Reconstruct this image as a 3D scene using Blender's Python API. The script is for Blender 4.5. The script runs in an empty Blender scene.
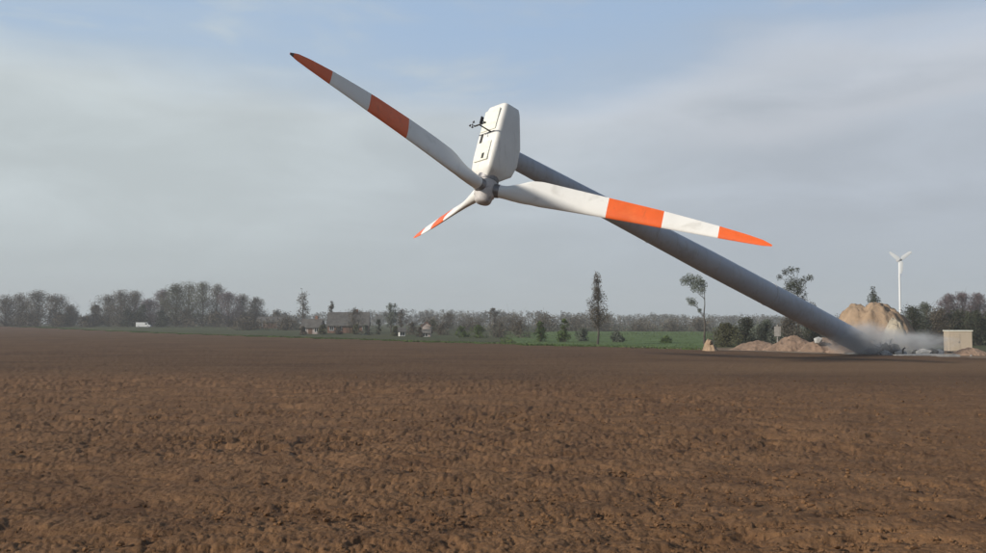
import bpy, math, random
import numpy as np
from mathutils import Vector, Matrix, noise as mnoise

# ------------------------------------------------------------------ camera
sc = bpy.context.scene
C = sc.collection
F_PX = 1017.0
HOR = 323.0
CAM_H = 3.2
PITCH = math.atan((HOR - 276.5) / F_PX)
cd = bpy.data.cameras.new('camera'); cam = bpy.data.objects.new('camera', cd); C.objects.link(cam)
cd.sensor_width = 36; cd.lens = 36 * F_PX / 986; cd.clip_start = 0.1; cd.clip_end = 9000
cam.location = (0, 0, CAM_H); cam.rotation_euler = (math.pi / 2 + PITCH, 0, 0)
sc.camera = cam

# ------------------------------------------------------------------ light
SUN_DIR = Vector((-0.79, -0.44, 0.385)).normalized()      # towards the sun
SUN_EL = math.asin(SUN_DIR.z); SUN_AZ = math.atan2(SUN_DIR.x, SUN_DIR.y)
sl = bpy.data.lights.new('sun', 'SUN'); sl.energy = 3.9; sl.angle = math.radians(3.5); sl.color = (1.0, 0.93, 0.83)
so = bpy.data.objects.new('sun', sl); C.objects.link(so)
so.rotation_euler = SUN_DIR.to_track_quat('Z', 'Y').to_euler()

sc.view_settings.view_transform = 'Standard'; sc.view_settings.look = 'None'
sc.view_settings.exposure = 0.22; sc.view_settings.gamma = 1.0; sc.view_settings.use_curve_mapping = False
sc.render.engine = 'CYCLES'
sc.cycles.use_adaptive_sampling = True; sc.cycles.adaptive_threshold = 0.02
sc.cycles.use_denoising = True
sc.cycles.max_bounces = 6; sc.cycles.volume_bounces = 1; sc.cycles.diffuse_bounces = 3
sc.cycles.transparent_max_bounces = 8
sc.cycles.volume_step_rate = 2.0; sc.cycles.volume_max_steps = 96


class NT:
    """small helper for node trees"""
    def __init__(s, tree): s.t = tree
    def n(s, typ, **kw):
        nd = s.t.nodes.new(typ)
        for k, v in kw.items(): setattr(nd, k, v)
        return nd
    def put(s, sock, v):
        if v is None: return
        if isinstance(v, bpy.types.NodeSocket): s.t.links.new(v, sock)
        else: sock.default_value = v
    def m(s, op, a, b=None, c=None, clamp=False):
        nd = s.n('ShaderNodeMath', operation=op, use_clamp=clamp)
        for i, v in enumerate((a, b, c)): s.put(nd.inputs[i], v)
        return nd.outputs[0]
    def ramp(s, v, a, b, lo=0.0, hi=1.0):
        nd = s.n('ShaderNodeMapRange', interpolation_type='SMOOTHSTEP')
        s.put(nd.inputs[0], v)
        for i, q in enumerate((a, b, lo, hi)): s.put(nd.inputs[i + 1], q)
        return nd.outputs[0]
    def mix(s, f, a, b, mode='MIX'):
        nd = s.n('ShaderNodeMix', data_type='RGBA', blend_type=mode)
        s.put(nd.inputs[0], f)
        s.put(nd.inputs[6], (*a, 1) if isinstance(a, tuple) and len(a) == 3 else a)
        s.put(nd.inputs[7], (*b, 1) if isinstance(b, tuple) and len(b) == 3 else b)
        return nd.outputs[2]
    def noise(s, vec, scale, detail=4, rough=0.55, dist=0.0):
        nd = s.n('ShaderNodeTexNoise'); s.put(nd.inputs['Vector'], vec)
        nd.inputs['Scale'].default_value = scale; nd.inputs['Detail'].default_value = detail
        nd.inputs['Roughness'].default_value = rough; nd.inputs['Distortion'].default_value = dist
        return nd.outputs[0]
    def sep(s, v):
        nd = s.n('ShaderNodeSeparateXYZ'); s.put(nd.inputs[0], v); return nd.outputs
    def comb(s, x, y, z):
        nd = s.n('ShaderNodeCombineXYZ')
        for i, v in enumerate((x, y, z)): s.put(nd.inputs[i], v)
        return nd.outputs[0]


# ------------------------------------------------------------------ world: sky with thin grey cloud
w = bpy.data.worlds.new('World'); sc.world = w; w.use_nodes = True
T = NT(w.node_tree); w.node_tree.nodes.clear()
sky = T.n('ShaderNodeTexSky', sky_type='NISHITA', sun_disc=False, sun_elevation=SUN_EL, sun_rotation=SUN_AZ,
          altitude=50, air_density=1.0, dust_density=2.5, ozone_density=1.5)
tc = T.n('ShaderNodeTexCoord').outputs['Generated']
x, y, z = T.sep(tc)
az = T.m('ARCTAN2', x, y)
el = T.m('ARCSINE', z)
v1 = T.comb(T.m('MULTIPLY', az, 2.2), T.m('MULTIPLY', el, 7.0), 3.7)
v2 = T.comb(T.m('MULTIPLY', az, 1.0), T.m('MULTIPLY', el, 5.5), 9.1)
n1 = T.noise(v1, 2.4, 6, 0.55, 0.4)
n2 = T.noise(v2, 2.6, 5, 0.5, 0.2)
# top of the cloud bank: its height in the sky varies with direction
bank = T.ramp(az, 0.02, 0.32, 0.232, 0.285)
bank = T.m('ADD', bank, T.ramp(az, 0.0, -0.25, 0.0, 0.022))
edge_el = T.m('ADD', bank, T.m('MULTIPLY', T.m('SUBTRACT', n2, 0.5), 0.13))
fac = T.ramp(T.m('SUBTRACT', edge_el, el), -0.06, 0.05)
wisps = T.ramp(n1, 0.42, 0.72, 0.0, 0.75)
cover = T.m('MAXIMUM', fac, wisps)
right = T.ramp(az, -0.35, 0.35)
c_left = (4.25, 4.75, 4.92); c_right = (3.55, 3.95, 4.5)
base = T.mix(right, c_left, c_right)
puff = T.ramp(n1, 0.35, 0.75, 0.96, 1.12)
# lit rim of the cloud bank and a second long streak under it on the right
dd = T.m('SUBTRACT', edge_el, el)
rim = T.m('MULTIPLY', T.m('MULTIPLY', T.ramp(dd, -0.02, 0.02), T.ramp(dd, 0.02, 0.085, 1, 0)), T.ramp(az, -0.05, 0.08, 0.3, 1.0))
e2 = T.m('ADD', T.m('ADD', 0.165, T.m('MULTIPLY', az, 0.10)), T.m('MULTIPLY', T.m('SUBTRACT', n1, 0.5), 0.07))
st2 = T.m('MULTIPLY', T.ramp(T.m('ABSOLUTE', T.m('SUBTRACT', el, e2)), 0.0, 0.03, 1, 0), T.ramp(az, 0.10, 0.26))
puff = T.m('ADD', puff, T.m('ADD', T.m('MULTIPLY', rim, 0.16), T.m('MULTIPLY', st2, 0.09)))
vm = T.n('ShaderNodeVectorMath', operation='SCALE'); T.put(vm.inputs[0], base); T.put(vm.inputs['Scale'], puff)
low = T.ramp(el, 0.0, 0.12, 0.0, 1.0)
cl = T.mix(low, T.mix(right, (3.55, 3.98, 4.1), (3.25, 3.7, 4.1)), vm.outputs[0])
blue = T.mix(right, (3.5, 4.75, 6.5), (3.2, 4.3, 5.9))
clear = T.mix(0.25, blue, sky.outputs[0])
cl = T.mix(T.m('MULTIPLY', T.m('ADD', rim, st2), 0.38, clamp=True), cl, (4.75, 4.9, 5.25))
skyc = T.mix(cover, clear, cl)
high = T.ramp(el, 0.34, 0.75)  # unseen upper sky dimmed to deepen the shaded sides
skyc = T.mix(high, skyc, T.mix(0.5, (0.9, 1.5, 2.7), sky.outputs[0]))
back = T.m('MULTIPLY', T.ramp(y, 0.35, -0.3), 0.55)  # sky behind the camera, out of view, dimmed for stronger contrast
skyc = T.mix(back, skyc, (1.0, 1.35, 1.9))
below = T.ramp(z, -0.08, -0.01)
skyc = T.mix(below, (0.7, 0.62, 0.5), skyc)
bg = T.n('ShaderNodeBackground'); T.put(bg.inputs[0], skyc); bg.inputs[1].default_value = 0.106
out = T.n('ShaderNodeOutputWorld'); w.node_tree.links.new(bg.outputs[0], out.inputs[0])


# ------------------------------------------------------------------ materials
def mat(name, build=None, col=(.5, .5, .5), rough=0.8, spec=0.3, bump=None, metal=0.0, var=0.0, vs=3.0, dirt=None):
    """Principled material; var = light/dark variation of the base colour, bump = (scale, strength, distance)."""
    m = bpy.data.materials.new(name); m.use_nodes = True
    t = NT(m.node_tree); p = m.node_tree.nodes['Principled BSDF']
    p.inputs['Roughness'].default_value = rough; p.inputs['Specular IOR Level'].default_value = spec
    p.inputs['Metallic'].default_value = metal
    obj_c = t.n('ShaderNodeTexCoord').outputs['Object']
    c = None
    if build: c = build(t, obj_c, p)
    else:
        n = t.noise(obj_c, vs, 5, 0.6)
        lo = tuple(max(0, v * (1 - var)) for v in col); hi = tuple(v * (1 + var) for v in col)
        c = t.mix(t.ramp(n, 0.3, 0.7), lo, hi)
        if dirt:
            nd = t.noise(obj_c, dirt[1], 6, 0.65, 0.5)
            c = t.mix(t.ramp(nd, 0.52, 0.72, 0.0, dirt[2]), c, dirt[0])
    if c is not None: t.put(p.inputs['Base Color'], c)
    if bump:
        b = t.n('ShaderNodeBump'); b.inputs['Strength'].default_value = bump[1]; b.inputs['Distance'].default_value = bump[2]
        t.put(b.inputs['Height'], t.noise(obj_c, bump[0], 6, 0.6)); t.put(p.inputs['Normal'], b.outputs[0])
    return m


def soil_build(t, oc, p):
    pos = t.n('ShaderNodeNewGeometry').outputs['Position']
    X, Y, Z = t.sep(pos)
    # harrowed damp band beyond a wavering line, dry crumbly soil on the near side
    wob = t.noise(pos, 0.035, 5, 0.6)
    line = t.m('ADD', Y, t.m('MULTIPLY', X, 0.32))
    far = t.ramp(t.m('ADD', line, t.m('MULTIPLY', t.m('SUBTRACT', wob, .5), 34)), 44, 60)
    n1 = t.noise(pos, 0.55, 7, 0.68, 0.6)
    n2 = t.noise(pos, 6.0, 6, 0.7)
    n3 = t.noise(pos, 0.10, 4, 0.6)
    near = t.mix(t.ramp(n1, 0.32, 0.7), (0.105, 0.056, 0.030), (0.230, 0.126, 0.062))
    near = t.mix(t.ramp(n3, 0.38, 0.66, 0, 0.6), near, (0.150, 0.083, 0.042))
    damp = t.mix(t.ramp(n3, 0.35, 0.65), (0.070, 0.040, 0.023), (0.106, 0.061, 0.032))
    streak = t.noise(t.comb(t.m('MULTIPLY', X, 0.05), t.m('MULTIPLY', Y, 0.33), 0.0), 1.0, 5, 0.6)
    damp = t.mix(t.ramp(streak, 0.45, 0.7, 0, 0.55), damp, (0.142, 0.087, 0.048))
    tan = t.m('MULTIPLY', t.ramp(t.m('ABSOLUTE', t.m('SUBTRACT', Y, t.m('ADD', 69, t.m('MULTIPLY', t.m('SUBTRACT', wob, .5), 14)))), 4, 12, 1, 0), t.ramp(X, 2, 18))
    c = t.mix(far, near, damp)
    c = t.mix(t.m('MULTIPLY', tan, 0.55), c, (0.187, 0.116, 0.063))
    c = t.mix(t.ramp(n2, 0.3, 0.75, 0.0, 0.75), c, t.mix(0.5, c, (0.258, 0.140, 0.065)))
    # darker brown patches, scattered by their own noise
    n4 = t.noise(pos, 2.3, 5, 0.65, 0.3)
    c = t.mix(t.ramp(n4, 0.60, 0.70, 0.0, 0.55), c, (0.054, 0.032, 0.020))
    n5 = t.noise(t.comb(t.m('MULTIPLY', X, 0.8), t.m('MULTIPLY', Y, 1.5), 4.0), 3.4, 6, 0.72, 0.3)
    c = t.mix(t.m('MULTIPLY', t.ramp(n5, 0.56, 0.66), t.m('SUBTRACT', 0.62, t.m('MULTIPLY', far, .4))), c, (0.059, 0.033, 0.020))
    n6 = t.noise(pos, 11.0, 4, 0.7)
    c = t.mix(t.ramp(n6, 0.58, 0.72, 0.0, 0.55), c, (0.322, 0.192, 0.100))
    n7 = t.noise(pos, 8.0, 4, 0.75)
    c = t.mix(t.ramp(n7, 0.57, 0.68, 0.0, 0.6), c, (0.048, 0.027, 0.017))
    b = t.n('ShaderNodeBump'); b.inputs['Strength'].default_value = 0.9; b.inputs['Distance'].default_value = 0.05
    h = t.m('ADD', t.noise(pos, 5.0, 7, 0.72), t.m('MULTIPLY', t.noise(pos, 1.1, 4, 0.6), 1.6))
    t.put(b.inputs['Height'], h); t.put(p.inputs['Normal'], b.outputs[0])
    return c


def ground_build(t, oc, p):
    pos = t.n('ShaderNodeNewGeometry').outputs['Position']
    X, Y, Z = t.sep(pos)
    n1 = t.noise(pos, 0.05, 6, 0.65); n2 = t.noise(pos, 0.9, 5, 0.7)
    g = t.mix(t.ramp(n1, 0.35, 0.65), (0.050, 0.066, 0.026), (0.088, 0.083, 0.044))
    g = t.mix(t.ramp(n2, 0.4, 0.75, 0, 0.5), g, (0.115, 0.105, 0.055))
    d = t.m('SQRT', t.m('ADD', t.m('POWER', t.m('SUBTRACT', X, 34), 2.0), t.m('POWER', t.m('MULTIPLY', t.m('SUBTRACT', Y, 106), 0.9), 2.0)))
    d = t.m('ADD', d, t.m('MULTIPLY', n1, 14))
    dirt = t.mix(t.ramp(n2, 0.3, 0.7), (0.155, 0.105, 0.066), (0.25, 0.175, 0.115))
    c = t.mix(t.ramp(d, 24, 34, 1, 0), g, dirt)
    b = t.n('ShaderNodeBump'); b.inputs['Strength'].default_value = 0.7; b.inputs['Distance'].default_value = 0.15
    t.put(b.inputs['Height'], t.noise(pos, 1.6, 6, 0.7)); t.put(p.inputs['Normal'], b.outputs[0])
    return c


M = {}
M['soil'] = mat('ploughed_soil', soil_build, rough=0.95, spec=0.1)
M['ground'] = mat('rough_grass_ground', ground_build, rough=0.95, spec=0.1)
M['meadow'] = mat('meadow_green', col=(0.105, 0.150, 0.055), rough=0.95, spec=0.1, var=0.25, vs=0.15, bump=(2.0, 0.8, 0.2))
M['track'] = mat('sandy_track', col=(0.26, 0.20, 0.14), rough=0.95, spec=0.1, var=0.25, vs=0.3)
M['grass'] = mat('grass_blades', col=(0.068, 0.098, 0.030), rough=0.9, spec=0.1, var=0.4, vs=0.25)
M['white'] = mat('blade_white_gelcoat', col=(0.80, 0.79, 0.75), rough=0.5, spec=0.35, var=0.04, vs=0.4, dirt=((0.55, 0.53, 0.48), 0.9, 0.5))
M['orange'] = mat('signal_orange_paint', col=(0.80, 0.125, 0.018), rough=0.5, spec=0.35, var=0.08, vs=0.6, dirt=((0.50, 0.10, 0.03), 1.2, 0.5))
M['darktip'] = mat('dark_blade_end', col=(0.09, 0.07, 0.07), rough=0.5, metal=0.5)  # dark end section, on the upper left blade only
M['tower'] = mat('tower_grey_paint', col=(0.40, 0.425, 0.47), rough=0.45, spec=0.4, var=0.06, vs=0.35, dirt=((0.28, 0.27, 0.265), 0.5, 0.45))
M['towerring'] = mat('tower_flange_grey', col=(0.40, 0.40, 0.41), rough=0.5, var=0.1)
M['nacelle'] = mat('nacelle_white_shell', col=(0.78, 0.76, 0.71), rough=0.45, spec=0.4, var=0.04, vs=0.7, dirt=((0.60, 0.57, 0.50), 1.4, 0.4))
M['hatch'] = mat('hatch_off_white', col=(0.76, 0.76, 0.66), rough=0.5, var=0.06, dirt=((0.55, 0.56, 0.45), 2.2, 0.6))
M['greenpanel'] = mat('pale_green_grey_vent', col=(0.34, 0.43, 0.32), rough=0.6, var=0.15, vs=5)
M['dark'] = mat('dark_weathered_metal', col=(0.055, 0.052, 0.05), rough=0.6, metal=0.3, var=0.3)
M['hub'] = mat('hub_cast_grey', col=(0.58, 0.55, 0.53), rough=0.5, var=0.12, vs=1.5, dirt=((0.16, 0.15, 0.14), 1.3, 0.8))
M['bolt'] = mat('bearing_ring_steel', col=(0.22, 0.21, 0.21), rough=0.45, metal=0.6, var=0.2)
M['bark'] = mat('bark_grey_brown', col=(0.085, 0.072, 0.060), rough=0.95, spec=0.1, var=0.35, vs=1.2, bump=(6, 0.7, 0.05))
M['birchbark'] = mat('bark_pale', col=(0.33, 0.31, 0.28), rough=0.9, spec=0.1, var=0.3, vs=2.0)
M['twig_grey'] = mat('twigs_grey_brown', col=(0.120, 0.103, 0.078), rough=0.95, spec=0.05, var=0.4, vs=0.22)
M['twig_purple'] = mat('twigs_purple_grey', col=(0.150, 0.120, 0.125), rough=0.95, spec=0.05, var=0.35, vs=0.25)
M['twig_olive'] = mat('young_olive_leaves', col=(0.095, 0.095, 0.050), rough=0.95, spec=0.05, var=0.4, vs=0.25)
M['leaf_dark'] = mat('dark_evergreen_leaves', col=(0.048, 0.054, 0.034), rough=0.9, spec=0.1, var=0.4, vs=0.5)
M['leaf_green'] = mat('fresh_green_leaves', col=(0.075, 0.110, 0.032), rough=0.9, spec=0.1, var=0.35, vs=0.5)
M['leaf_grey'] = mat('grey_green_leaves', col=(0.110, 0.125, 0.095), rough=0.9, spec=0.1, var=0.35, vs=0.5)
M['wood'] = mat('far_wood_twigs', col=(0.088, 0.080, 0.062), rough=0.95, spec=0.05, var=0.45, vs=0.03)
M['brick'] = mat('red_brick_wall', col=(0.19, 0.11, 0.08), rough=0.9, var=0.2, vs=1.2)
M['render'] = mat('pale_pink_render', col=(0.36, 0.30, 0.275), rough=0.9, var=0.1)
M['whitewall'] = mat('whitewashed_wall', col=(0.66, 0.65, 0.62), rough=0.9, var=0.08)
M['roof'] = mat('dark_roof_tiles', col=(0.105, 0.098, 0.088), rough=0.85, var=0.25, vs=1.0)
M['roofred'] = mat('red_roof_tiles', col=(0.20, 0.085, 0.055), rough=0.85, var=0.25, vs=1.0)
M['glass'] = mat('window_glass', col=(0.03, 0.035, 0.04), rough=0.12, spec=0.6)
M['frame'] = mat('window_frame_white', col=(0.65, 0.65, 0.63), rough=0.6)
M['door'] = mat('door_brown', col=(0.12, 0.07, 0.045), rough=0.6, var=0.15)
M['sand'] = mat('sandy_earth_heap', col=(0.33, 0.235, 0.155), rough=0.95, spec=0.1, var=0.25, vs=0.35, bump=(1.6, 0.9, 0.25), dirt=((0.46, 0.37, 0.27), 0.22, 0.8))
M['litsand'] = mat('sand_painted_lit', col=(0.38, 0.33, 0.25), rough=0.95, spec=0.1, var=0.25, vs=0.8, bump=(2.0, 0.9, 0.15))  # the heap's sunlit face put into a paler sand colour
M['redsoil'] = mat('reddish_earth_heap', col=(0.27, 0.185, 0.130), rough=0.95, spec=0.1, var=0.25, vs=0.5, bump=(2.0, 0.9, 0.2))
M['concrete'] = mat('broken_concrete', col=(0.34, 0.335, 0.32), rough=0.9, var=0.25, vs=1.5, bump=(4, 0.8, 0.1))
M['darkrubble'] = mat('sooty_rubble', col=(0.085, 0.085, 0.082), rough=0.9, var=0.4, vs=1.5, bump=(4, 0.8, 0.1))
M['cream'] = mat('cream_hut_panels', col=(0.42, 0.355, 0.27), rough=0.7, var=0.06, vs=0.8, dirt=((0.36, 0.28, 0.20), 0.9, 0.5))
M['carwhite'] = mat('white_van_paint', col=(0.80, 0.80, 0.78), rough=0.3, spec=0.5)
M['tyre'] = mat('tyre_rubber', col=(0.03, 0.03, 0.03), rough=0.9)
M['farwhite'] = mat('far_turbine_white', col=(0.82, 0.82, 0.80), rough=0.5, var=0.03)


def add_streaks(m, scale, stretch, amount, col):
    t = NT(m.node_tree); p = m.node_tree.nodes['Principled BSDF']; l = p.inputs['Base Color'].links[0].from_socket
    oc = t.n('ShaderNodeTexCoord').outputs['Object']; mp = t.n('ShaderNodeMapping'); t.put(mp.inputs[0], oc)
    mp.inputs['Rotation'].default_value = stretch[1]; mp.inputs['Scale'].default_value = stretch[0]
    n = t.noise(mp.outputs[0], scale, 5, 0.65)
    t.put(p.inputs['Base Color'], t.mix(t.ramp(n, 0.50, 0.72, 0.0, amount), l, col))


add_streaks(M['tower'], 1.0, ((3.0, 3.0, .25), (0, .4, 0)), .45, (0.24, 0.24, 0.25))
add_streaks(M['nacelle'], 1.2, ((2.5, 2.5, .4), (0, 0, 0)), .35, (0.45, 0.42, 0.36))
add_streaks(M['orange'], 0.8, ((1, 1, 2), (0, 0, 0)), .35, (0.86, 0.22, 0.06))


# ------------------------------------------------------------------ mesh helpers
class MB:
    def __init__(s): s.v = []; s.f = []; s.mi = []
    def add(s, vs, fs, mi=0):
        o = len(s.v); s.v.extend([tuple(p) for p in vs]); s.f.extend([tuple(i + o for i in f) for f in fs]); s.mi.extend([mi] * len(fs))
    def tube(s, pts, rads, seg=8, mi=0, caps=True):
        pts = [Vector(p) for p in pts]; rings = []; ref = None
        for i, p in enumerate(pts):
            a = pts[max(0, i - 1)]; b = pts[min(len(pts) - 1, i + 1)]
            d = (b - a).normalized() if (b - a).length > 1e-9 else Vector((0, 0, 1))
            if ref is None: ref = d.orthogonal().normalized()
            ref = (ref - d * ref.dot(d))
            ref = ref.normalized() if ref.length > 1e-6 else d.orthogonal().normalized()
            e = d.cross(ref)
            rings.append([p + (ref * math.cos(2 * math.pi * k / seg) + e * math.sin(2 * math.pi * k / seg)) * rads[i] for k in range(seg)])
        vs = [q for r in rings for q in r]; fs = []
        for i in range(len(pts) - 1):
            for k in range(seg):
                k2 = (k + 1) % seg
                fs.append((i * seg + k, i * seg + k2, (i + 1) * seg + k2, (i + 1) * seg + k))
        if caps:
            fs.append(tuple(range(seg))[::-1]); fs.append(tuple((len(pts) - 1) * seg + k for k in range(seg)))
        s.add(vs, fs, mi)
    def box(s, c, d, R=None, mi=0):
        c = Vector(c); vs = []
        for i in (-.5, .5):
            for j in (-.5, .5):
                for k in (-.5, .5):
                    q = Vector((i * d[0], j * d[1], k * d[2]))
                    if R: q = R @ q
                    vs.append(c + q)
        s.add(vs, [(0, 1, 3, 2), (4, 6, 7, 5), (0, 4, 5, 1), (2, 3, 7, 6), (0, 2, 6, 4), (1, 5, 7, 3)], mi)
    def build(s, name, mats, parent=None, smooth=False, bevel=0, loc=None, angle=None):
        me = bpy.data.meshes.new(name); me.from_pydata(s.v, [], s.f)
        if not isinstance(mats, (list, tuple)): mats = [mats]
        for m in mats: me.materials.append(m)
        if len(mats) > 1: me.polygons.foreach_set('material_index', s.mi)
        if smooth: me.polygons.foreach_set('use_smooth', [True] * len(me.polygons))
        me.update()
        if smooth and angle: me.set_sharp_from_angle(angle=math.radians(angle))
        o = bpy.data.objects.new(name, me); C.objects.link(o)
        if parent is not None: o.parent = parent
        if loc is not None: o.location = loc
        if bevel:
            b = o.modifiers.new('bevel', 'BEVEL'); b.width = bevel; b.segments = 2; b.limit_method = 'ANGLE'
        return o


def tag(o, label=None, cat=None, group=None, kind=None):
    if label: o['label'] = label
    if cat: o['category'] = cat
    if group: o['group'] = group
    if kind: o['kind'] = kind
    return o


def empty(name, loc=(0, 0, 0), rz=0):
    o = bpy.data.objects.new(name, None); C.objects.link(o); o.location = loc; o.rotation_euler = (0, 0, rz)
    o.empty_display_size = 0.2
    return o


def sst(a, b, x):
    t = np.clip((np.asarray(x, dtype=float) - a) / (b - a), 0, 1); return t * t * (3 - 2 * t)


def zf(x, y):
    """height of the land: it rises a little behind the field on the left"""
    return 1.15 * sst(250, 460, y) * sst(60, -90, x) + 0.35 * sst(130, 320, y)


def G(px, Y):
    X = (px - 493) / F_PX * Y
    return X, Y, float(zf(X, Y))


# value noise in numpy
def vnoise(x, y, seed=0):
    xi = np.floor(x).astype(np.int64); yi = np.floor(y).astype(np.int64); fx = x - xi; fy = y - yi
    fx = fx * fx * fx * (fx * (fx * 6 - 15) + 10); fy = fy * fy * fy * (fy * (fy * 6 - 15) + 10)
    def h(a, b):
        n = (a * 374761393 + b * 668265263 + seed * 974634777) & 0xFFFFFFFF
        n = ((n ^ (n >> 13)) * 1274126177) & 0xFFFFFFFF
        n = n ^ (n >> 16)
        return (n & 0xFFFFFF) / float(0xFFFFFF)
    a = h(xi, yi); b = h(xi + 1, yi); c = h(xi, yi + 1); d = h(xi + 1, yi + 1)
    return (a * (1 - fx) + b * fx) * (1 - fy) + (c * (1 - fx) + d * fx) * fy * 1.0


# ------------------------------------------------------------------ ground sheet
def grid_obj(name, P, nu, nv, material, kind='structure', keep=None):
    idx = np.arange(nu * nv).reshape(nu, nv)
    q = np.stack([idx[:-1, :-1], idx[1:, :-1], idx[1:, 1:], idx[:-1, 1:]], -1).reshape(-1, 4)
    if keep is not None:
        k = keep.reshape(-1)[q].any(1); q = q[k]
        used = np.unique(q); remap = -np.ones(nu * nv, dtype=np.int64); remap[used] = np.arange(len(used)); q = remap[q]; P = P[used]
    me = bpy.data.meshes.new(name)
    me.vertices.add(len(P)); me.vertices.foreach_set('co', P.astype(np.float32).reshape(-1))
    me.loops.add(q.size); me.loops.foreach_set('vertex_index', q.astype(np.int32).reshape(-1))
    me.polygons.add(len(q)); me.polygons.foreach_set('loop_start', (np.arange(len(q)) * 4).astype(np.int32))
    me.polygons.foreach_set('use_smooth', np.ones(len(q), dtype=bool))
    me.update(calc_edges=True); me.materials.append(material)
    o = bpy.data.objects.new(name, me); C.objects.link(o)
    if kind: o['kind'] = kind
    return o


gx = np.sign(np.linspace(-1, 1, 201)) * np.abs(np.linspace(-1, 1, 201)) ** 2.2 * 3000
gX, gY = np.meshgrid(gx, gx, indexing='ij')
grid_obj('ground', np.stack([gX.ravel(), gY.ravel(), zf(gX, gY).ravel()], -1), 201, 201, M['ground'])

# ------------------------------------------------------------------ ploughed field: clods modelled in the mesh
LA = np.array([-225.0, 465.0]); LB = np.array([42.0, 88.0])
ln = np.array([-(LB - LA)[1], (LB - LA)[0]]); ln = ln / np.linalg.norm(ln)   # points away from camera


def beyond(X, Y): return (X - LA[0]) * ln[0] + (Y - LA[1]) * ln[1]


NU, NV = 1100, 860
th = np.radians(np.linspace(-46, 46, NU))
inv = np.linspace(1 / 5.0, 1 / 900.0, NV); r = 1 / inv
TH, RR = np.meshgrid(th, r, indexing='ij')
FX = RR * np.sin(TH); FY = RR * np.cos(TH)
jit = np.random.default_rng(3)
FX += jit.normal(0, 0.004, FX.shape) * RR / 14
FY += jit.normal(0, 0.010, FX.shape) * np.minimum(RR / 14, 4)
h = np.zeros_like(FX)
near = 1 - sst(40, 62, FY + 0.32 * FX + (vnoise(FX * .035, FY * .035, 9) - .5) * 34)
wx = FX + 0.3 * vnoise(FX * 1.3, FY * 1.3, 71); wy = FY + 0.3 * vnoise(FX * 1.3 + 9, FY * 1.3, 72)
rough_patch = 0.55 + 0.9 * vnoise(FX * 0.16, FY * 0.2, 31)
h += 0.10 * (vnoise(FX * .12, FY * .2, 1) - .5)
h += 0.035 * (vnoise(wx * 0.9, wy * 0.9, 2) - .5) * (0.35 + 0.65 * near)
cl1 = vnoise(wx * 2.6, wy * 2.6, 3); cl2 = vnoise(wx * 6.3, wy * 6.3, 4); cl3 = vnoise(wx * 14, wy * 14, 5)
h += (0.040 * np.abs(cl1 - .5) * 2 + 0.050 * np.sqrt(np.abs(cl2 - .5) * 2) + 0.030 * np.sqrt(np.abs(cl3 - .5) * 2) + 0.02 * (vnoise(wx * 27, wy * 27, 15) - .5) - .045) * rough_patch * (0.35 + 0.65 * near)
# deep holes between clods
hole = sst(0.72, 0.88, vnoise(wx * 2.6 + 50, wy * 2.2, 6))
h -= 0.05 * hole * rough_patch * near
# plough passes: low ridges lying across the view, and faint harrow lines
rid = FY * 0.96 + FX * 0.22 + 1.3 * vnoise(FX * .06, FY * .06, 8)
h += 0.035 * np.sin(rid * 2 * np.pi / 2.6) * (0.4 + 0.6 * near)
h -= 0.05 * sst(0.75, 0.95, np.sin(rid * 2 * np.pi / 5.7)) * sst(.45, .65, vnoise(FX * .25, FY * .5, 14)) * near
# tractor lug prints on three wheelings
for (ax, ay, bx, by) in ((1.2, 12.5, 7.8, 17.5), (1.8, 14.6, 5.2, 13.4), (2.6, 12.3, 9.6, 17.4)):
    d = np.array([bx - ax, by - ay]); L = np.linalg.norm(d); d = d / L; nn = np.array([-d[1], d[0]])
    u = (FX - ax) * d[0] + (FY - ay) * d[1]; v = (FX - ax) * nn[0] + (FY - ay) * nn[1] + .15 * (vnoise(FX, FY, 44) - .5)
    m = (1 - sst(.20, .34, np.abs(v))) * sst(0, .4, u) * (1 - sst(L - .4, L, u))
    h -= m * (0.02 + 0.10 * sst(0.25, 0.8, np.sin((u + v * .8) * 2 * np.pi / 0.62)) * sst(.25, .6, vnoise(u * .9, v + 3, 45)))
crk = sst(.80, .93, 1 - 2 * np.abs(vnoise(wx * .55 + 5, wy * 2.4 + 5, 91) - .5)) * sst(.55, .75, vnoise(FX * .22, FY * .3, 92))
h -= 0.06 * crk * near
for (ax, ay, bx, by, per) in ((1.2, 16.0, 7.0, 15.2, .52), (2.2, 20.2, 9.5, 18.8, .55), (-6.5, 18.5, -1.0, 19.8, .55), (3.5, 27, 13, 24, .6)):
    d = np.array([bx - ax, by - ay]); L = np.linalg.norm(d); d = d / L; nn = np.array([-d[1], d[0]])
    u = (FX - ax) * d[0] + (FY - ay) * d[1]; v = (FX - ax) * nn[0] + (FY - ay) * nn[1]
    m = (1 - sst(.12, .30, np.abs(v + .2 * (vnoise(u * .8, v * 0, 46) - .5)))) * sst(0, .3, u) * (1 - sst(L - .3, L, u))
    h -= 0.085 * m * sst(0.15, 0.8, np.sin((u + v * .45 + .3 * vnoise(u * 1.3, v, 47)) * 2 * np.pi / per)) * sst(.2, .55, vnoise(u * .8 + 3, v, 48))
h += 0.24
FZ = zf(FX, FY) + h
bd = beyond(FX, FY) + 1.6 * (vnoise(FX * .15, FY * .15, 61) - .5) + .5 * (vnoise(FX * .9, FY * .9, 62) - .5)
# the worked soil runs out under the grass of the verge
FZ -= 0.3 * sst(-1.0, 0.6, bd)
grid_obj('ploughed_field', np.stack([FX.ravel(), FY.ravel(), FZ.ravel()], -1), NU, NV, M['soil'], keep=(bd < 1.0))

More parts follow.
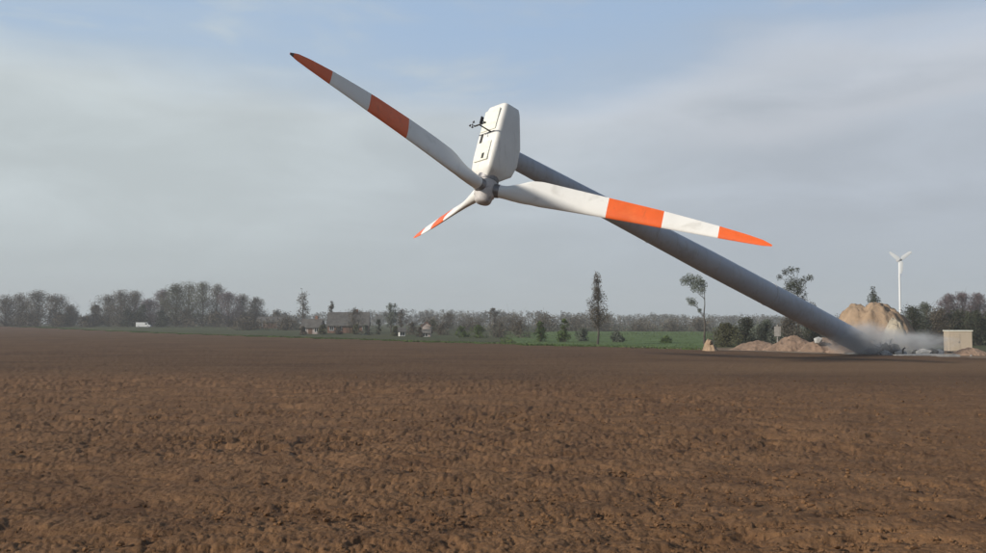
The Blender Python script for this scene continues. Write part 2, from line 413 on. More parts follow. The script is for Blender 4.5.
# loose clods lying on the near field
rng = np.random.default_rng(11)
mb = MB()
ico = [Vector(v) for v in ((0, 0, 1), (.9, 0, .45), (.28, .85, .45), (-.72, .53, .45), (-.72, -.53, .45), (.28, -.85, .45), (.72, .53, -.45), (-.28, .85, -.45), (-.9, 0, -.45), (-.28, -.85, -.45), (.72, -.53, -.45), (0, 0, -1))]
icf = [(0, 1, 2), (0, 2, 3), (0, 3, 4), (0, 4, 5), (0, 5, 1), (1, 6, 2), (2, 7, 3), (3, 8, 4), (4, 9, 5), (5, 10, 1), (6, 7, 2), (7, 8, 3), (8, 9, 4), (9, 10, 5), (10, 6, 1), (11, 7, 6), (11, 8, 7), (11, 9, 8), (11, 10, 9), (11, 6, 10)]
for i in range(14000):
    rr = 1 / rng.uniform(1 / 62, 1 / 11); a = math.radians(rng.uniform(-34, 34))
    X = rr * math.sin(a); Y = rr * math.cos(a)
    if vnoise(np.array([X * .3]), np.array([Y * .3]), 77)[0] < 0.42 and rng.uniform() < .8: continue
    s = min(0.05, 0.011 + rng.exponential(0.010)) * (1 if rr < 30 else 1.4)
    sc3 = (s * rng.uniform(.8, 1.5), s * rng.uniform(.8, 1.4), s * rng.uniform(.5, .9)); ca = rng.uniform(0, 6.28)
    vs = []
    for q in ico:
        k = rng.uniform(.72, 1.2); qx, qy, qz = q.x * sc3[0] * k, q.y * sc3[1] * k, q.z * sc3[2] * k
        vs.append((X + qx * math.cos(ca) - qy * math.sin(ca), Y + qx * math.sin(ca) + qy * math.cos(ca), 0.25 + qz))
    mb.add(vs, icf)
o = mb.build('soil_clods', M['soil']); tag(o, 'loose brown clods of earth strewn over the near field', 'soil clods', kind='stuff')

# ------------------------------------------------------------------ meadow, verge track, grass
def sheet(name, poly, z, material):
    mb = MB(); mb.add([(p[0], p[1], float(zf(*p)) + z) for p in poly], [tuple(range(len(poly)))])
    o = mb.build(name, material); o['kind'] = 'structure'; return o


def strip(name, d0, d1, s0, s1, z, material, n=60):
    dr = (LB - LA) / np.linalg.norm(LB - LA); mb = MB(); vs = []
    for i in range(n + 1):
        s = s0 + (s1 - s0) * i / n
        for k, d in enumerate((d0, d1)):
            wv = 1.2 * math.sin(s * .05 + k) + .5 * math.sin(s * .21 + 2 * k)
            p = LA + dr * s + ln * (d + wv); vs.append((p[0], p[1], float(zf(*p)) + z))
    mb.add(vs, [(2 * i, 2 * i + 2, 2 * i + 3, 2 * i + 1) for i in range(n)])
    o = mb.build(name, material); o['kind'] = 'structure'; return o


strip('track', 5.0, 8.0, 120, 470, 0.03, M['track'])
mpoly = []
for px, Y in ((520, 150), (706, 128), (706, 185), (706, 330), (560, 340), (505, 240)):
    mpoly.append(G(px, Y)[:2])
sheet('meadow', mpoly, 0.05, M['meadow'])

rng = np.random.default_rng(5)
mb = MB()
dr = (LB - LA) / np.linalg.norm(LB - LA)
def tuft(X, Y, hh, ww):
    a = rng.uniform(0, math.pi); c, s_ = math.cos(a) * ww, math.sin(a) * ww; z0 = float(zf(X, Y)) - .02
    lx, ly = rng.normal(0, .25, 2) * hh
    mb.add([(X - c, Y - s_, z0), (X + c, Y + s_, z0), (X + c * .35 + lx, Y + s_ * .35 + ly, z0 + hh), (X - c * .5 + lx, Y - s_ * .5 + ly, z0 + hh * .8)], [(0, 1, 2, 3)])
for i in range(16000):
    s = rng.uniform(40, 458); d = abs(rng.normal(0.6, 1.6)) + .1
    p = LA + dr * s + ln * d
    if p[0] > 24: continue
    tuft(p[0], p[1], rng.uniform(.12, .42), rng.uniform(.06, .18))
for i in range(14000):
    px = rng.uniform(500, 712); Y = 1 / rng.uniform(1 / 330, 1 / 135)
    X, Y, _ = G(px, Y)
    tuft(X, Y, rng.uniform(.06, .16), rng.uniform(.08, .2))
o = mb.build('grass', M['grass']); tag(o, 'rough green grass along the field edge and in the meadow behind', 'grass', kind='stuff')

# ------------------------------------------------------------------ the falling wind turbine
H = Vector((-0.518, 72.223, 12.736))
FR = Vector((-0.23072186, -0.26060412, -0.93747155)).normalized()
BD = [Vector((-0.57987855, -0.7368518, 0.34754897)), Vector((0.96660848, -0.17180663, -0.1901329)), Vector((-0.38672993, 0.90865843, -0.15741607))]
BEND = [(1.527, 1.425), (1.446, -2.238), (-1.245, -0.556)]
REAR = -FR
T0 = H + REAR * 3.15
BASE = Vector((36.0, 100.0, 1.28))
TD = (BASE - T0); TL = TD.length; TD = TD.normalized()
UP = (-TD - REAR * (-TD).dot(REAR)).normalized()          # the turbine's own "up"
SD = REAR.cross(-UP).normalized()                          # sideways
turb = empty('wind_turbine', BASE)
tag(turb, 'toppling white wind turbine with orange banded blades and leaning grey tower', 'wind turbine')
OFF = -BASE


def loc(o): o.matrix_parent_inverse = Matrix.Translation(-BASE); return o


# tower: tapered steel tube with slight dents and section flanges
mb = MB(); n = 60
pts = []; rads = []; TR = [.66, .76, 1.02, 1.08, 1.06]
for i in range(n + 1):
    u = i / n
    pts.append(T0 + TD * (1.0 + (TL - 1.0) * u)); rads.append(float(np.interp(u, [0, .15, .5, .8, 1], TR)))
mb.tube(pts, rads, 40)
tower = loc(mb.build('tower', M['tower'], turb, smooth=True, angle=40))
for u in (0.34, 0.68):
    mb = MB(); p = T0 + TD * (1.0 + (TL - 1.0) * u); rr = float(np.interp(u, [0, .15, .5, .8, 1], TR))
    mb.tube([p - TD * .07, p + TD * .07], [rr + .035] * 2, 40)
    fl = mb.build('flange', M['towerring'], tower, smooth=True, angle=40); fl.matrix_parent_inverse = Matrix.Identity(4)
for k, u in enumerate(np.linspace(.06, .95, 15)):
    if min(abs(u - .34), abs(u - .68)) < .03: continue
    mb = MB(); p = T0 + TD * (1.0 + (TL - 1.0) * u); rr = float(np.interp(u, [0, .15, .5, .8, 1], TR))
    mb.tube([p - TD * .025, p + TD * .025], [rr + .007] * 2, 40)
    mb.build('weld_seam', M['towerring'], tower, smooth=True, angle=40)
# torn open foot
mb = MB(); random.seed(4)
e1 = TD.orthogonal().normalized(); e2 = TD.cross(e1)
for k in range(26):
    a = 2 * math.pi * k / 26; L = random.uniform(.2, 1.1); wdt = .15
    q = lambda a, l, rr: BASE + TD * l + (e1 * math.cos(a) + e2 * math.sin(a)) * rr
    j = random.uniform(-.3, .3)
    mb.add([q(a - wdt, -.1, 1.065), q(a + wdt, -.1, 1.065), q(a + wdt * .5, L, 1.06 + j), q(a - wdt * .3, L * .8, 1.02 + j)], [(0, 1, 2, 3)])
tf = mb.build('torn_edge', M['dark'], tower)

# nacelle: lofted super-ellipse sections, rear end lower than the front
def sup(a, e): return math.copysign(abs(a) ** e, a)
secs = [(0.75, .62, .62, .62), (1.05, .98, .86, .95), (1.35, 1.16, 1.0, 1.3), (2.2, 1.24, 1.06, 1.52), (3.6, 1.25, 1.07, 1.42), (5.0, 1.22, 1.05, 0.95), (6.0, 1.16, 1.0, 0.62), (6.35, 1.05, .92, .5), (6.5, .8, .75, .32)]
mb = MB(); NS = 36; vs = []
for k, wv, a, b in secs:
    for i in range(NS):
        t_ = 2 * math.pi * (i + .5) / NS; cx = sup(math.cos(t_), .30) * wv; cz = sup(math.sin(t_), .30)
        cz = cz * a if cz > 0 else cz * b
        vs.append(H + REAR * k + SD * cx + UP * cz)
fs = []
for i in range(len(secs) - 1):
    for k in range(NS):
        k2 = (k + 1) % NS; fs.append((i * NS + k, (i + 1) * NS + k, (i + 1) * NS + k2, i * NS + k2))
fs.append(tuple(range(NS))); fs.append(tuple((len(secs) - 1) * NS + k for k in range(NS))[::-1])
mb.add(vs, fs)
nac = loc(mb.build('nacelle', M['nacelle'], turb, smooth=True, angle=35))
NR = Matrix((SD, REAR, UP)).transposed()   # local x = side, y = rear, z = up


def NP(sx, ry, uz): return H + SD * sx + REAR * ry + UP * uz


def npart(name, m, boxes, parent=nac, bevel=0.02):
    mb = MB()
    for c, d in boxes: mb.box(NP(*c), d, NR)
    o = mb.build(name, m, parent, bevel=bevel)
    return o


npart('hatch', M['hatch'], [((0, 5.05, 1.08), (1.7, 1.7, .09))])
npart('emblem', M['greenpanel'], [((.05, 5.55, 1.065), (.75, .34, .05))])
npart('hatch', M['hatch'], [((-.05, 2.5, 1.095), (1.5, 1.5, .08))])
npart('seam', M['dark'], [((0.1, 4.03, 1.075), (1.8, .06, .03))])
npart('hatch_slot', M['dark'], [((.55, 3.55, 1.085), (.26, .85, .06))])
npart('vent', M['dark'], [((-.25, 2.1, 1.15), (.24, .42, .05))])
npart('side_grille', M['hub'], [((1.255, 2.6, -.25), (.05, 1.5, .7))])
npart('side_seam', M['hub'], [((1.235, 4.4, .05), (.05, .05, 1.6))])
mb = MB()
m0 = NP(-.35, 4.05, 1.05); m1 = NP(-.35, 4.05, 2.15)
mb.tube([m0, m1], [.06, .05], 8)
mb.tube([m1 + SD * -.75, m1 + SD * .55], [.06, .06], 8)
mast = mb.build('wind_vane_mast', M['dark'], nac)
mb = MB()
mb.tube([m1 + SD * -.72, m1 + SD * -.72 + UP * .28], [.035] * 2, 6)
mb.box(m1 + SD * -.72 + UP * .34, (.05, .55, .24), NR)
mb.build('wind_vane', M['dark'], mast)
mb = MB(); cpt = m1 + SD * .5 + UP * .26
mb.tube([m1 + SD * .5, cpt], [.03] * 2, 6)
for k in range(3):
    a = 2 * math.pi * k / 3; q = cpt + (SD * math.cos(a) + REAR * math.sin(a)) * .24
    mb.tube([cpt, q], [.02] * 2, 5); mb.tube([q - REAR * .07, q + REAR * .07], [.085, .03], 8)
mb.build('anemometer', M['dark'], mast)
mb = MB(); b0 = T0 + TD * .6
mb.tube([b0, b0 + TD * .95], [.86, .74], 32)
loc(mb.build('yaw_collar', M['hub'], turb, smooth=True, angle=40))

# hub and spinner
mb = MB()
prof = [(-1.1, .60), (-.75, .68), (-.55, .74), (.55, .74), (.62, .66), (.95, .60), (1.08, .50), (1.13, .30), (1.15, .04)]
mb.tube([H + FR * a for a, _ in prof], [b for _, b in prof], 28)
hub = loc(mb.build('hub', M['hub'], turb, smooth=True, angle=60))
for d in BD:
    mb = MB(); mb.tube([H + d * .62, H + d * 1.0], [.52, .49], 24); mb.build('blade_bearing', M['bolt'], hub, smooth=True, angle=40)
mb = MB(); mb.tube([H + REAR * .6, H + REAR * 1.0], [.78, .8], 24)
mb.build('main_bearing', M['bolt'], hub, smooth=True, angle=40)

# blades: airfoil sections, feathered (chord along the rotor axis)
BL = 20.0
BLS = [20.0, 20.0, 18.9]
S_ = [0.045, .075, .11, .155, .20, .30, .45, .62, .82, .92, .97, 1.0]
CH = [0.90, .95, 1.25, 1.66, 1.80, 1.66, 1.46, 1.26, .88, .62, .42, .12]
THK = [1.0, .97, .66, .42, .33, .26, .21, .19, .17, .16, .15, .14]
TW = [-24, -24, -23, -20, -17, -12, -7, -4, -1, 0, 1, 1]
PITCHED = [0, 0, -16]
BAND = [(.45, .645), (.44, .635), (.45, .645)]


def airfoil(nv=24):
    """unit chord from leading edge 0 to trailing edge 1, unit half thickness"""
    out = []
    for i in range(nv):
        a = 2 * math.pi * i / nv
        xx = .5 - .5 * math.cos(a)
        yt = 1.4845 * math.sqrt(max(xx, 0)) - .63 * xx - 1.758 * xx ** 2 + 1.4215 * xx ** 3 - .518 * xx ** 4
        out.append((xx, yt * (1 if a < math.pi else -.75) * 2))
    return out


AF = airfoil()
for bi, d in enumerate(BD):
    inpl = d.cross(FR).normalized(); k1, k2 = BEND[bi]
    mb = MB(); NSP = 90; NA = len(AF); vs = []; ss = []
    marks = sorted(set(list(np.linspace(S_[0], 1, NSP)) + [BAND[bi][0], BAND[bi][1], .825, .985]))
    for s in marks:
        c = float(np.interp(s, S_, CH)); tk = float(np.interp(s, S_, THK)); tw = math.radians(float(np.interp(s, S_, TW)) + PITCHED[bi])
        circ = max(0, 1 - max(0, s - .075) / .09)
        ctr = H + d * (BLS[bi] * s) + (FR * k1 + inpl * k2) * (s * s)
        cdv = (REAR * math.cos(tw) + inpl * math.sin(tw)); nv = d.cross(cdv).normalized()
        for i, (ax, ay) in enumerate(AF):
            a = 2 * math.pi * i / NA
            ex = (ax - .33) * c; ey = ay * tk * c * .5
            cx_ = -.5 * c * math.cos(a); cy_ = .5 * c * math.sin(a) * tk
            vs.append(ctr + cdv * (ex * (1 - circ) + cx_ * circ) + nv * (ey * (1 - circ) + cy_ * circ))
    mb.v = [tuple(p) for p in vs]
    for i in range(len(marks) - 1):
        sm = .5 * (marks[i] + marks[i + 1])
        m_ = 1 if (BAND[bi][0] < sm < BAND[bi][1] or sm > .825) else 0
        if sm > .985 and bi == 0: m_ = 2
        for k in range(NA):
            k2_ = (k + 1) % NA; mb.f.append((i * NA + k, i * NA + k2_, (i + 1) * NA + k2_, (i + 1) * NA + k)); mb.mi.append(m_)
    mb.f.append(tuple(range(NA))[::-1]); mb.mi.append(0)
    mb.f.append(tuple((len(marks) - 1) * NA + k for k in range(NA))); mb.mi.append(1)
    o = loc(mb.build('rotor_blade', [M['white'], M['orange'], M['darktip']], turb, smooth=True, angle=50))
    o['label'] = ['upper left blade with two orange bands and a dark tip, in shade', 'long sunlit blade reaching right across the leaning tower', 'foreshortened blade pointing away below the hub'][bi]

# ------------------------------------------------------------------ second, upright wind turbine
def small_turbine(px, Y, hub_h):
    X, Y, z0 = G(px, Y)
    r = empty('wind_turbine', (X, Y, z0)); tag(r, 'small upright white wind turbine standing far behind the hedges', 'wind turbine')
    mb = MB(); mb.tube([(0, 0, 0), (0, 0, hub_h * .5), (0, 0, hub_h - .8)], [1.0, .9, .75], 20); mb.build('tower', M['farwhite'], r, smooth=True, angle=40)
    mb = MB(); mb.box((0, .6, hub_h), (2.6, 6.5, 2.6)); nc = mb.build('nacelle', M['hub'], r, bevel=.4)
    mb = MB(); mb.tube([(0, -2.6, hub_h), (0, -3.6, hub_h), (0, -4.4, hub_h)], [1.2, 1.1, .3], 16); mb.build('hub', M['dark'], r, smooth=True)
    for a in (36, 144, 268):
        a = math.radians(a); mb = MB(); d = Vector((math.cos(a), 0, math.sin(a))); e = Vector((-d.z, 0, d.x)); vs = []
        for s, c in ((.06, 1.6), (.2, 3.4), (.5, 3.3), (.8, 2.8), (1, 1.4)):
            ctr = Vector((0, -3.4, hub_h)) + d * 12.0 * s
            vs += [ctr - e * c * .35, ctr + Vector((0, -.3, 0)), ctr + e * c * .65, ctr + Vector((0, .3, 0))]
        fs = [(4 * i + k, 4 * i + (k + 1) % 4, 4 * i + 4 + (k + 1) % 4, 4 * i + 4 + k) for i in range(4) for k in range(4)] + [(3, 2, 1, 0), (16, 17, 18, 19)]
        mb.add(vs, fs); mb.build('rotor_blade', M['farwhite'], r, smooth=True, angle=60)
small_turbine(900, 900, 58.5)

# ------------------------------------------------------------------ trees
def foliage(mb, clumps, n, q, rng, flat=1.0):
    """n little leaf / twig faces scattered in clumps [(centre, radius)]"""
    rads = np.array([c[1] for c in clumps]); pr = rads ** 2.2; pr /= pr.sum()
    idx = rng.choice(len(clumps), n, p=pr)
    cen = np.array([tuple(c[0]) for c in clumps])[idx]; rr = rads[idx]
    dirs = rng.normal(size=(n, 3)); dirs /= np.linalg.norm(dirs, axis=1)[:, None]
    rad = rng.uniform(0, 1, n) ** .5
    p = cen + dirs * (rr * rad)[:, None] * np.array([1, 1, flat])
    a = rng.normal(size=(n, 3)); a /= np.linalg.norm(a, axis=1)[:, None]
    b = np.cross(a, rng.normal(size=(n, 3))); b /= np.linalg.norm(b, axis=1)[:, None]
    sz = q * rng.uniform(.5, 1.5, n)
    a *= sz[:, None]; b *= (sz * rng.uniform(.15, .5, n))[:, None]
    vs = np.stack([p - a, p - b, p + a, p + b], 1).reshape(-1, 3)
    o = len(mb.v); mb.v.extend(map(tuple, vs.tolist()))
    mb.f.extend([(o + 4 * i, o + 4 * i + 1, o + 4 * i + 2, o + 4 * i + 3) for i in range(n)]); mb.mi.extend([0] * n)


def limb(mb, a, b, r0, r1, rng, seg=5, wob=.06, n=5):
    a = Vector(a); b = Vector(b); L = (b - a).length; pts = []; rd = []
    for i in range(n + 1):
        u = i / n; p = a.lerp(b, u)
        if 0 < i < n: p = p + Vector(rng.normal(0, wob * L * .5, 3).tolist())
        p.z -= 0.0; pts.append(p); rd.append(r0 + (r1 - r0) * u)
    mb.tube(pts, rd, seg, caps=False)


def tree(name, px, Y, top_y, wpx, label, m='twig_grey', cat='tree', group='bare trees lining the far side of the field', cb=.22, n=2600, q=None, clumps=None, seed=0, bark='bark', dens=1.0, trunk_r=None, base_z=None, shape='round', dx=0):
    rng = np.random.default_rng(seed + int(px * 7))
    X, Y, z0 = G(px, Y)
    if base_z is not None: z0 = base_z
    Ht = CAM_H + (HOR - top_y) / F_PX * Y - z0; W = wpx / F_PX * Y
    px_m = Y / F_PX
    q = q or max(.07, .55 * px_m) * 1.15
    r = empty(name, (X, Y, z0), 0)
    tag(r, label, cat, group)
    lean = rng.normal(0, .02, 2) * Ht
    tr = trunk_r or max(.12, Ht * .018)
    cl = []
    if clumps:     # explicit: (offset px x, screen y, radius px)
        for (ox, yy, rp) in clumps:
            cl.append((Vector((ox * px_m, rng.normal(0, W * .15), CAM_H + (HOR - yy) * px_m - z0)), rp * px_m))
        tops = [c[0] for c in cl]
    else:
        nc = int(26 * dens) + 8
        for i in range(nc):
            u = rng.uniform(cb, 1.0)
            v = (u - cb) / (1 - cb)
            if shape == 'round': prof = math.sin(math.pi * min(1, v * .78 + .16)) ** .6
            elif shape == 'slim': prof = (1 - v) ** .75 * (.55 + .45 * min(1, v * 5))
            elif shape == 'fan': prof = .35 + .65 * v if v < .8 else 1 - (v - .8) * 2.2
            else: prof = math.sqrt(max(0.02, 1 - v * v))
            rc = W * .5 * prof; a = rng.uniform(0, 6.28); rad = rc * rng.uniform(.2, 1.0)
            cr = W * rng.uniform(.12, .22) * (.6 + .4 * prof)
            zz = min(u * Ht, Ht - cr * .8)
            cl.append((Vector((math.cos(a) * max(0, rad - cr * .5), math.sin(a) * max(0, rad - cr * .5), zz)), cr))
        tops = [c[0] for c in cl]
    mt = MB()
    topz = max(c.z for c in tops) * .9
    axis = [Vector((0, 0, -.3))]; k = 6
    for i in range(1, k + 1):
        u = i / k; axis.append(Vector((lean[0] * u + rng.normal(0, .008 * Ht), lean[1] * u + rng.normal(0, .008 * Ht), topz * u)))
    if clumps and len(cl) < 9:
        for i in range(1, k + 1): axis[i].x += dx * px_m * (i / k)
    mt.tube(axis, [tr * (1.25 - 1.1 * (i / k)) if i else tr * 1.5 for i in range(k + 1)], 7, caps=False)
    for c, cr in cl:
        hh = min(topz * .95, max(cb * Ht * .8, c.z - (abs(c.x) + abs(c.y)) * rng.uniform(.7, 1.1)))
        u = max(0.05, hh / topz); i = min(k - 1, int(u * k)); st = axis[i].lerp(axis[i + 1], u * k - i)
        limb(mt, st, c, max(.03, tr * .42 * (1.1 - u)), .02 + .1 * tr, rng, 4)
        for j in range(3):
            e = c + Vector(rng.normal(0, cr * .55, 3).tolist())
            limb(mt, c, e, .02 + .08 * tr, .015, rng, 3, n=2)
    mt.build('trunk', M[bark], r, smooth=True)
    mc = MB(); foliage(mc, cl, n, q, rng)
    mc.build('crown', M[m], r)
    return r


LEFT = 'bare trees lining the far left side of the field'
YL = 455
# px, top y, width px, material, label
rows = [
    (6, 295, 26, 'twig_grey', 'bare grey tree at the very left end of the row'),
    (20, 293, 22, 'twig_grey', 'second bare tree from the left end of the row'),
    (38, 290, 24, 'twig_grey', 'tallest bare tree of the group left of the gap'),
    (56, 294, 22, 'twig_grey', 'bare round tree just left of the low end trees beside the gap'),
    (71, 305, 14, 'twig_grey', 'low bare tree at the left rim of the gap in the row'),
    (96, 305, 10, 'twig_grey', 'thin small tree standing alone in the gap of the row'),
    (109, 295, 22, 'twig_grey', 'bare tree at the right rim of the gap in the row'),
    (121, 290, 24, 'twig_grey', 'dense grey tree just left of the white van'),
    (135, 291, 22, 'twig_grey', 'bare grey tree rising directly behind the white van'),
    (150, 299, 20, 'twig_purple', 'purplish bare tree just right of the white van'),
    (163, 289, 20, 'twig_purple', 'tall purplish tree between the van and the olive trees'),
    (176, 284, 24, 'twig_olive', 'leftmost of the tall olive tinged trees in the row'),
    (189, 281, 26, 'twig_olive', 'olive tinged tree forming the highest crown of the row'),
    (203, 281, 26, 'twig_olive', 'broad olive tinged tree just right of the highest crown'),
    (217, 283, 20, 'twig_grey', 'tall pale grey tree right of the olive tinged trees'),
    (229, 292, 20, 'twig_purple', 'purplish tree right of the tall pale grey one'),
    (243, 294, 20, 'twig_grey', 'bare tree second from the right end of the row'),
    (256, 297, 18, 'twig_grey', 'last bare tree at the right end of the row, by the low shed'),
]
for i, (px, ty, wp, m, lb) in enumerate(rows):
    tree('bare_tree', px, YL + (i * 37 % 50) - 20, ty, wp * 1.9, lb, m, group=LEFT, n=9000, cb=.04, q=.24, dens=3.2, shape='dome' if i % 3 else 'round', seed=i)
for px, ty, wp, lb in ((86, 316, 20, 'low hedge bush filling the gap between the tree groups'), (128, 309, 22, 'dark thicket under the trees left of the van'), (142, 304, 20, 'dark evergreen standing right behind the white van'), (163, 310, 20, 'dark thicket under the trees right of the van'),
                       (30, 313, 34, 'scrub under the leftmost trees of the row'), (59, 312, 30, 'scrub under the trees beside the gap'), (186, 309, 32, 'undergrowth beneath the highest olive tinged trees'), (216, 311, 34, 'undergrowth beneath the tall pale grey tree'), (246, 312, 34, 'undergrowth at the right end of the tree row')):
    tree('thicket', px, YL - 22, ty, wp, lb, 'leaf_dark' if 'dark' in lb else 'twig_grey', cat='thicket', group='thickets under the left tree row', n=1500, cb=.02, q=.36, shape='dome', trunk_r=.12, seed=3)

VILL = 'trees around the village houses'
tree('tall_tree', 303, 330, 288, 17, 'tall slender dark tree rising above the village houses', 'twig_grey', group=VILL, n=900, cb=.3, shape='round', q=.22)
tree('bare_tree', 332, 300, 301, 12, 'small tree poking up at the left gable of the dark roofed house', 'twig_grey', group=VILL, n=800, q=.2)
tree('bare_tree', 354, 268, 308, 24, 'bare garden tree standing in front of the dark roofed house', 'twig_grey', group=VILL, n=1500, q=.14, dens=1.5)
tree('bare_tree', 391, 290, 303, 20, 'grey green tree right of the dark roofed house', 'leaf_grey', group=VILL, n=1500, q=.22)
tree('bare_tree', 401, 300, 309, 16, 'lower tree behind the small white shed', 'twig_grey', group=VILL, n=900, q=.22)
tree('evergreen_shrub', 379, 262, 318, 9, 'narrow dark evergreen beside the brick house', 'leaf_dark', cat='shrub', group=VILL, n=700, cb=.02, q=.16, shape='dome')
tree('bare_tree', 277, 420, 309, 26, 'low spreading tree behind the long dark shed', 'twig_grey', group=VILL, n=1200, q=.3)
tree('bare_tree', 448, 330, 313, 22, 'low tree right of the white gabled house', 'twig_grey', group=VILL, n=1200, q=.25)
tree('bare_tree', 494, 300, 308, 16, 'small tree breaking the skyline left of the green bushes', 'twig_grey', group=VILL, n=1000, q=.22)
HG = 'bushes along the village gardens'
for i, (px, Y, ty, wp, m, lb) in enumerate((
    (366, 250, 325, 16, 'leaf_grey', 'low grey green bush under the wall of the brick house'),
    (412, 255, 322, 18, 'twig_grey', 'brown garden bush between the shed and the white house'),
    (441, 250, 324, 20, 'twig_grey', 'brown garden bush just right of the white gabled house'),
    (462, 215, 326, 16, 'leaf_green', 'leftmost fresh green bush by the field edge'),
    (478, 210, 325, 22, 'leaf_green', 'wide low fresh green bush by the field edge'),
    (500, 215, 321, 26, 'twig_grey', 'grey thicket between two green bushes'),
    (520, 210, 320, 24, 'twig_grey', 'brown thicket left of the taller green bush'),
    (541, 170, 321, 17, 'leaf_green', 'upright yellow green bush left of its twin'),
    (564, 168, 319, 17, 'leaf_green', 'upright yellow green bush near the slender lone tree'),
    (583, 175, 328, 22, 'leaf_grey', 'grey shrub at the foot of the slender lone tree'),
    (617, 165, 331, 18, 'leaf_grey', 'small grey green shrub at the left end of the meadow'),
    (666, 160, 336, 14, 'leaf_green', 'tiny green shrub in the middle of the meadow'),
)):
    tree('bush', px, Y, ty, wp, lb, m, cat='bush', group=HG, n=1100, cb=.02, q=.17, shape='dome', trunk_r=.06, seed=i)
for i, (px, wp, ty) in enumerate(((250, 30, 318), (288, 34, 317), (345, 40, 320), (430, 36, 318), (472, 34, 316), (512, 36, 314), (545, 32, 313), (575, 36, 315), (606, 34, 317), (640, 36, 320), (672, 34, 320), (700, 26, 318))):
    ids = ['left of the low shed', 'behind the pink walled house', 'behind the dark roofed house', 'behind the white gabled house', 'behind the fresh green bushes by the field', 'behind the brown thicket', 'behind the left upright green bush', 'behind the right upright green bush', 'behind the slender lone tree', 'behind the left of the meadow', 'behind the middle of the meadow', 'behind the leaning ragged tree']
    tree('hedgerow_tree', px, 345, ty, wp * 1.6, 'dark hedgerow tree ' + ids[i], 'twig_grey', cat='hedgerow tree', group='hedgerow trees in front of the far wood', n=2600, cb=.02, q=.27, shape='dome', seed=i, dens=2)

for i, (px, Y, ty, wp, lb) in enumerate(((322, 258, 325, 13, 'garden bush between the pink walled house and the brick house'), (338, 262, 326, 12, 'garden bush under the left windows of the brick house'), (357, 262, 324, 15, 'garden bush covering the middle of the brick house'),
    (303, 255, 326, 11, 'garden bush at the left corner of the pink walled house'), (396, 236, 326, 13, 'garden bush left of the tiny white shed'), (420, 222, 327, 9, 'garden bush left of the tiny pale shed'), (433, 300, 319, 16, 'garden bush covering the right side of the white house'))):
    tree('bush', px, Y, ty, wp, lb, 'twig_grey' if i % 2 else 'twig_olive', cat='bush', group=HG, n=1400, cb=.02, q=.15, shape='dome', trunk_r=.05, seed=i + 40)
# lone trees
tree('slender_tree', 597, 150, 272, 33, 'slender lone tree with open pointed crown at the field edge', 'twig_grey', group='lone trees by the field', n=4600, cb=.26, q=.11, shape='slim', seed=5, dens=2.2, trunk_r=.13)
tree('ragged_tree', 704, 150, 276, 30, 'ragged tree with one sided crown, left of the tower', 'leaf_grey', group='lone trees by the field', n=2800, q=.12, seed=2, trunk_r=.14,
     clumps=[(-19, 281, 5.5), (-13, 279, 6.5), (-7, 281, 6.5), (-2, 285, 5.5), (-10, 288, 5.5), (-4, 291, 4.5), (-13, 302, 4.5), (-8, 303, 3.5), (-17, 299, 2.5), (-5, 311, 2.5)])
tree('ragged_tree', 798, 165, 268, 40, 'ragged tree with dark clumps showing above the leaning tower', 'leaf_dark', group='lone trees by the field', n=3600, q=.13, seed=4, trunk_r=.17,
     clumps=[(-17, 277, 3.5), (-11, 272, 4), (-5, 270, 4.5), (-1, 270, 3), (-5, 283, 8), (-10, 289, 7), (0, 287, 7.5), (6, 280, 4.5), (11, 278, 4), (-2, 293, 5), (7, 294, 3), (4, 300, 5), (-9, 300, 6), (14, 306, 5)])
tree('small_tree', 873, 150, 285, 16, 'small dark tree poking up behind the big sandy heap', 'leaf_dark', group='lone trees by the field', n=900, q=.13, seed=6, trunk_r=.1,
     clumps=[(0, 289, 3), (1, 294, 4), (-2, 299, 5), (4, 300, 5), (0, 306, 7)])
RB = 'dark bushes left of the demolition site'
for i, (px, Y, ty, wp, m, lb) in enumerate((
    (727, 138, 323, 34, 'twig_olive', 'olive brown bush immediately right of the small sandy mound'),
    (746, 145, 317, 40, 'leaf_dark', 'tallest dark bush left of the leaning tower'),
    (766, 140, 320, 36, 'leaf_grey', 'grey green bush beside the pale post'),
    (788, 150, 317, 40, 'twig_grey', 'brown bush under the leaning tower'),
    (812, 155, 313, 42, 'leaf_dark', 'dark bush left of the big sandy heap'))):
    tree('bush', px, Y, ty, wp, lb, m, cat='bush', group=RB, n=6000, cb=.02, q=.12, shape='dome', dens=2.2, trunk_r=.08, seed=i)
RH = 'bushes and trees behind the cream hut'
for i, (px, Y, ty, wp, m, lb) in enumerate((
    (912, 150, 306, 42, 'leaf_dark', 'dark bush directly right of the big sandy heap'),
    (924, 160, 302, 36, 'leaf_grey', 'grey green bush under the far upright turbine'),
    (938, 150, 307, 42, 'twig_grey', 'brownish bush left of the cream hut'),
    (956, 150, 309, 46, 'leaf_dark', 'dark bush rising right behind the cream hut'),
    (975, 146, 311, 44, 'leaf_dark', 'dark bush at the right edge behind the cream hut'),
    (992, 150, 309, 42, 'leaf_dark', 'rightmost dark bush past the cream hut'))):
    tree('bush', px, Y, ty, wp, lb, m, cat='bush', group=RH, n=7000, cb=.02, q=.12, shape='dome', dens=2.2, trunk_r=.08, seed=i)
for i, (px, ty, wp, lb) in enumerate(((948, 294, 20, 'purplish bare tree, left one above the cream hut'), (962, 292, 20, 'purplish bare tree, middle one above the cream hut'), (978, 293, 22, 'purplish bare tree at the right edge of the picture'), (994, 295, 20, 'purplish bare tree cut off by the right edge'))):
    tree('bare_tree', px, 215, ty, wp * 1.9, lb, 'twig_purple', group='purplish bare trees on the right', n=11000, cb=.04, q=.14, seed=i, shape='dome', dens=3.4)

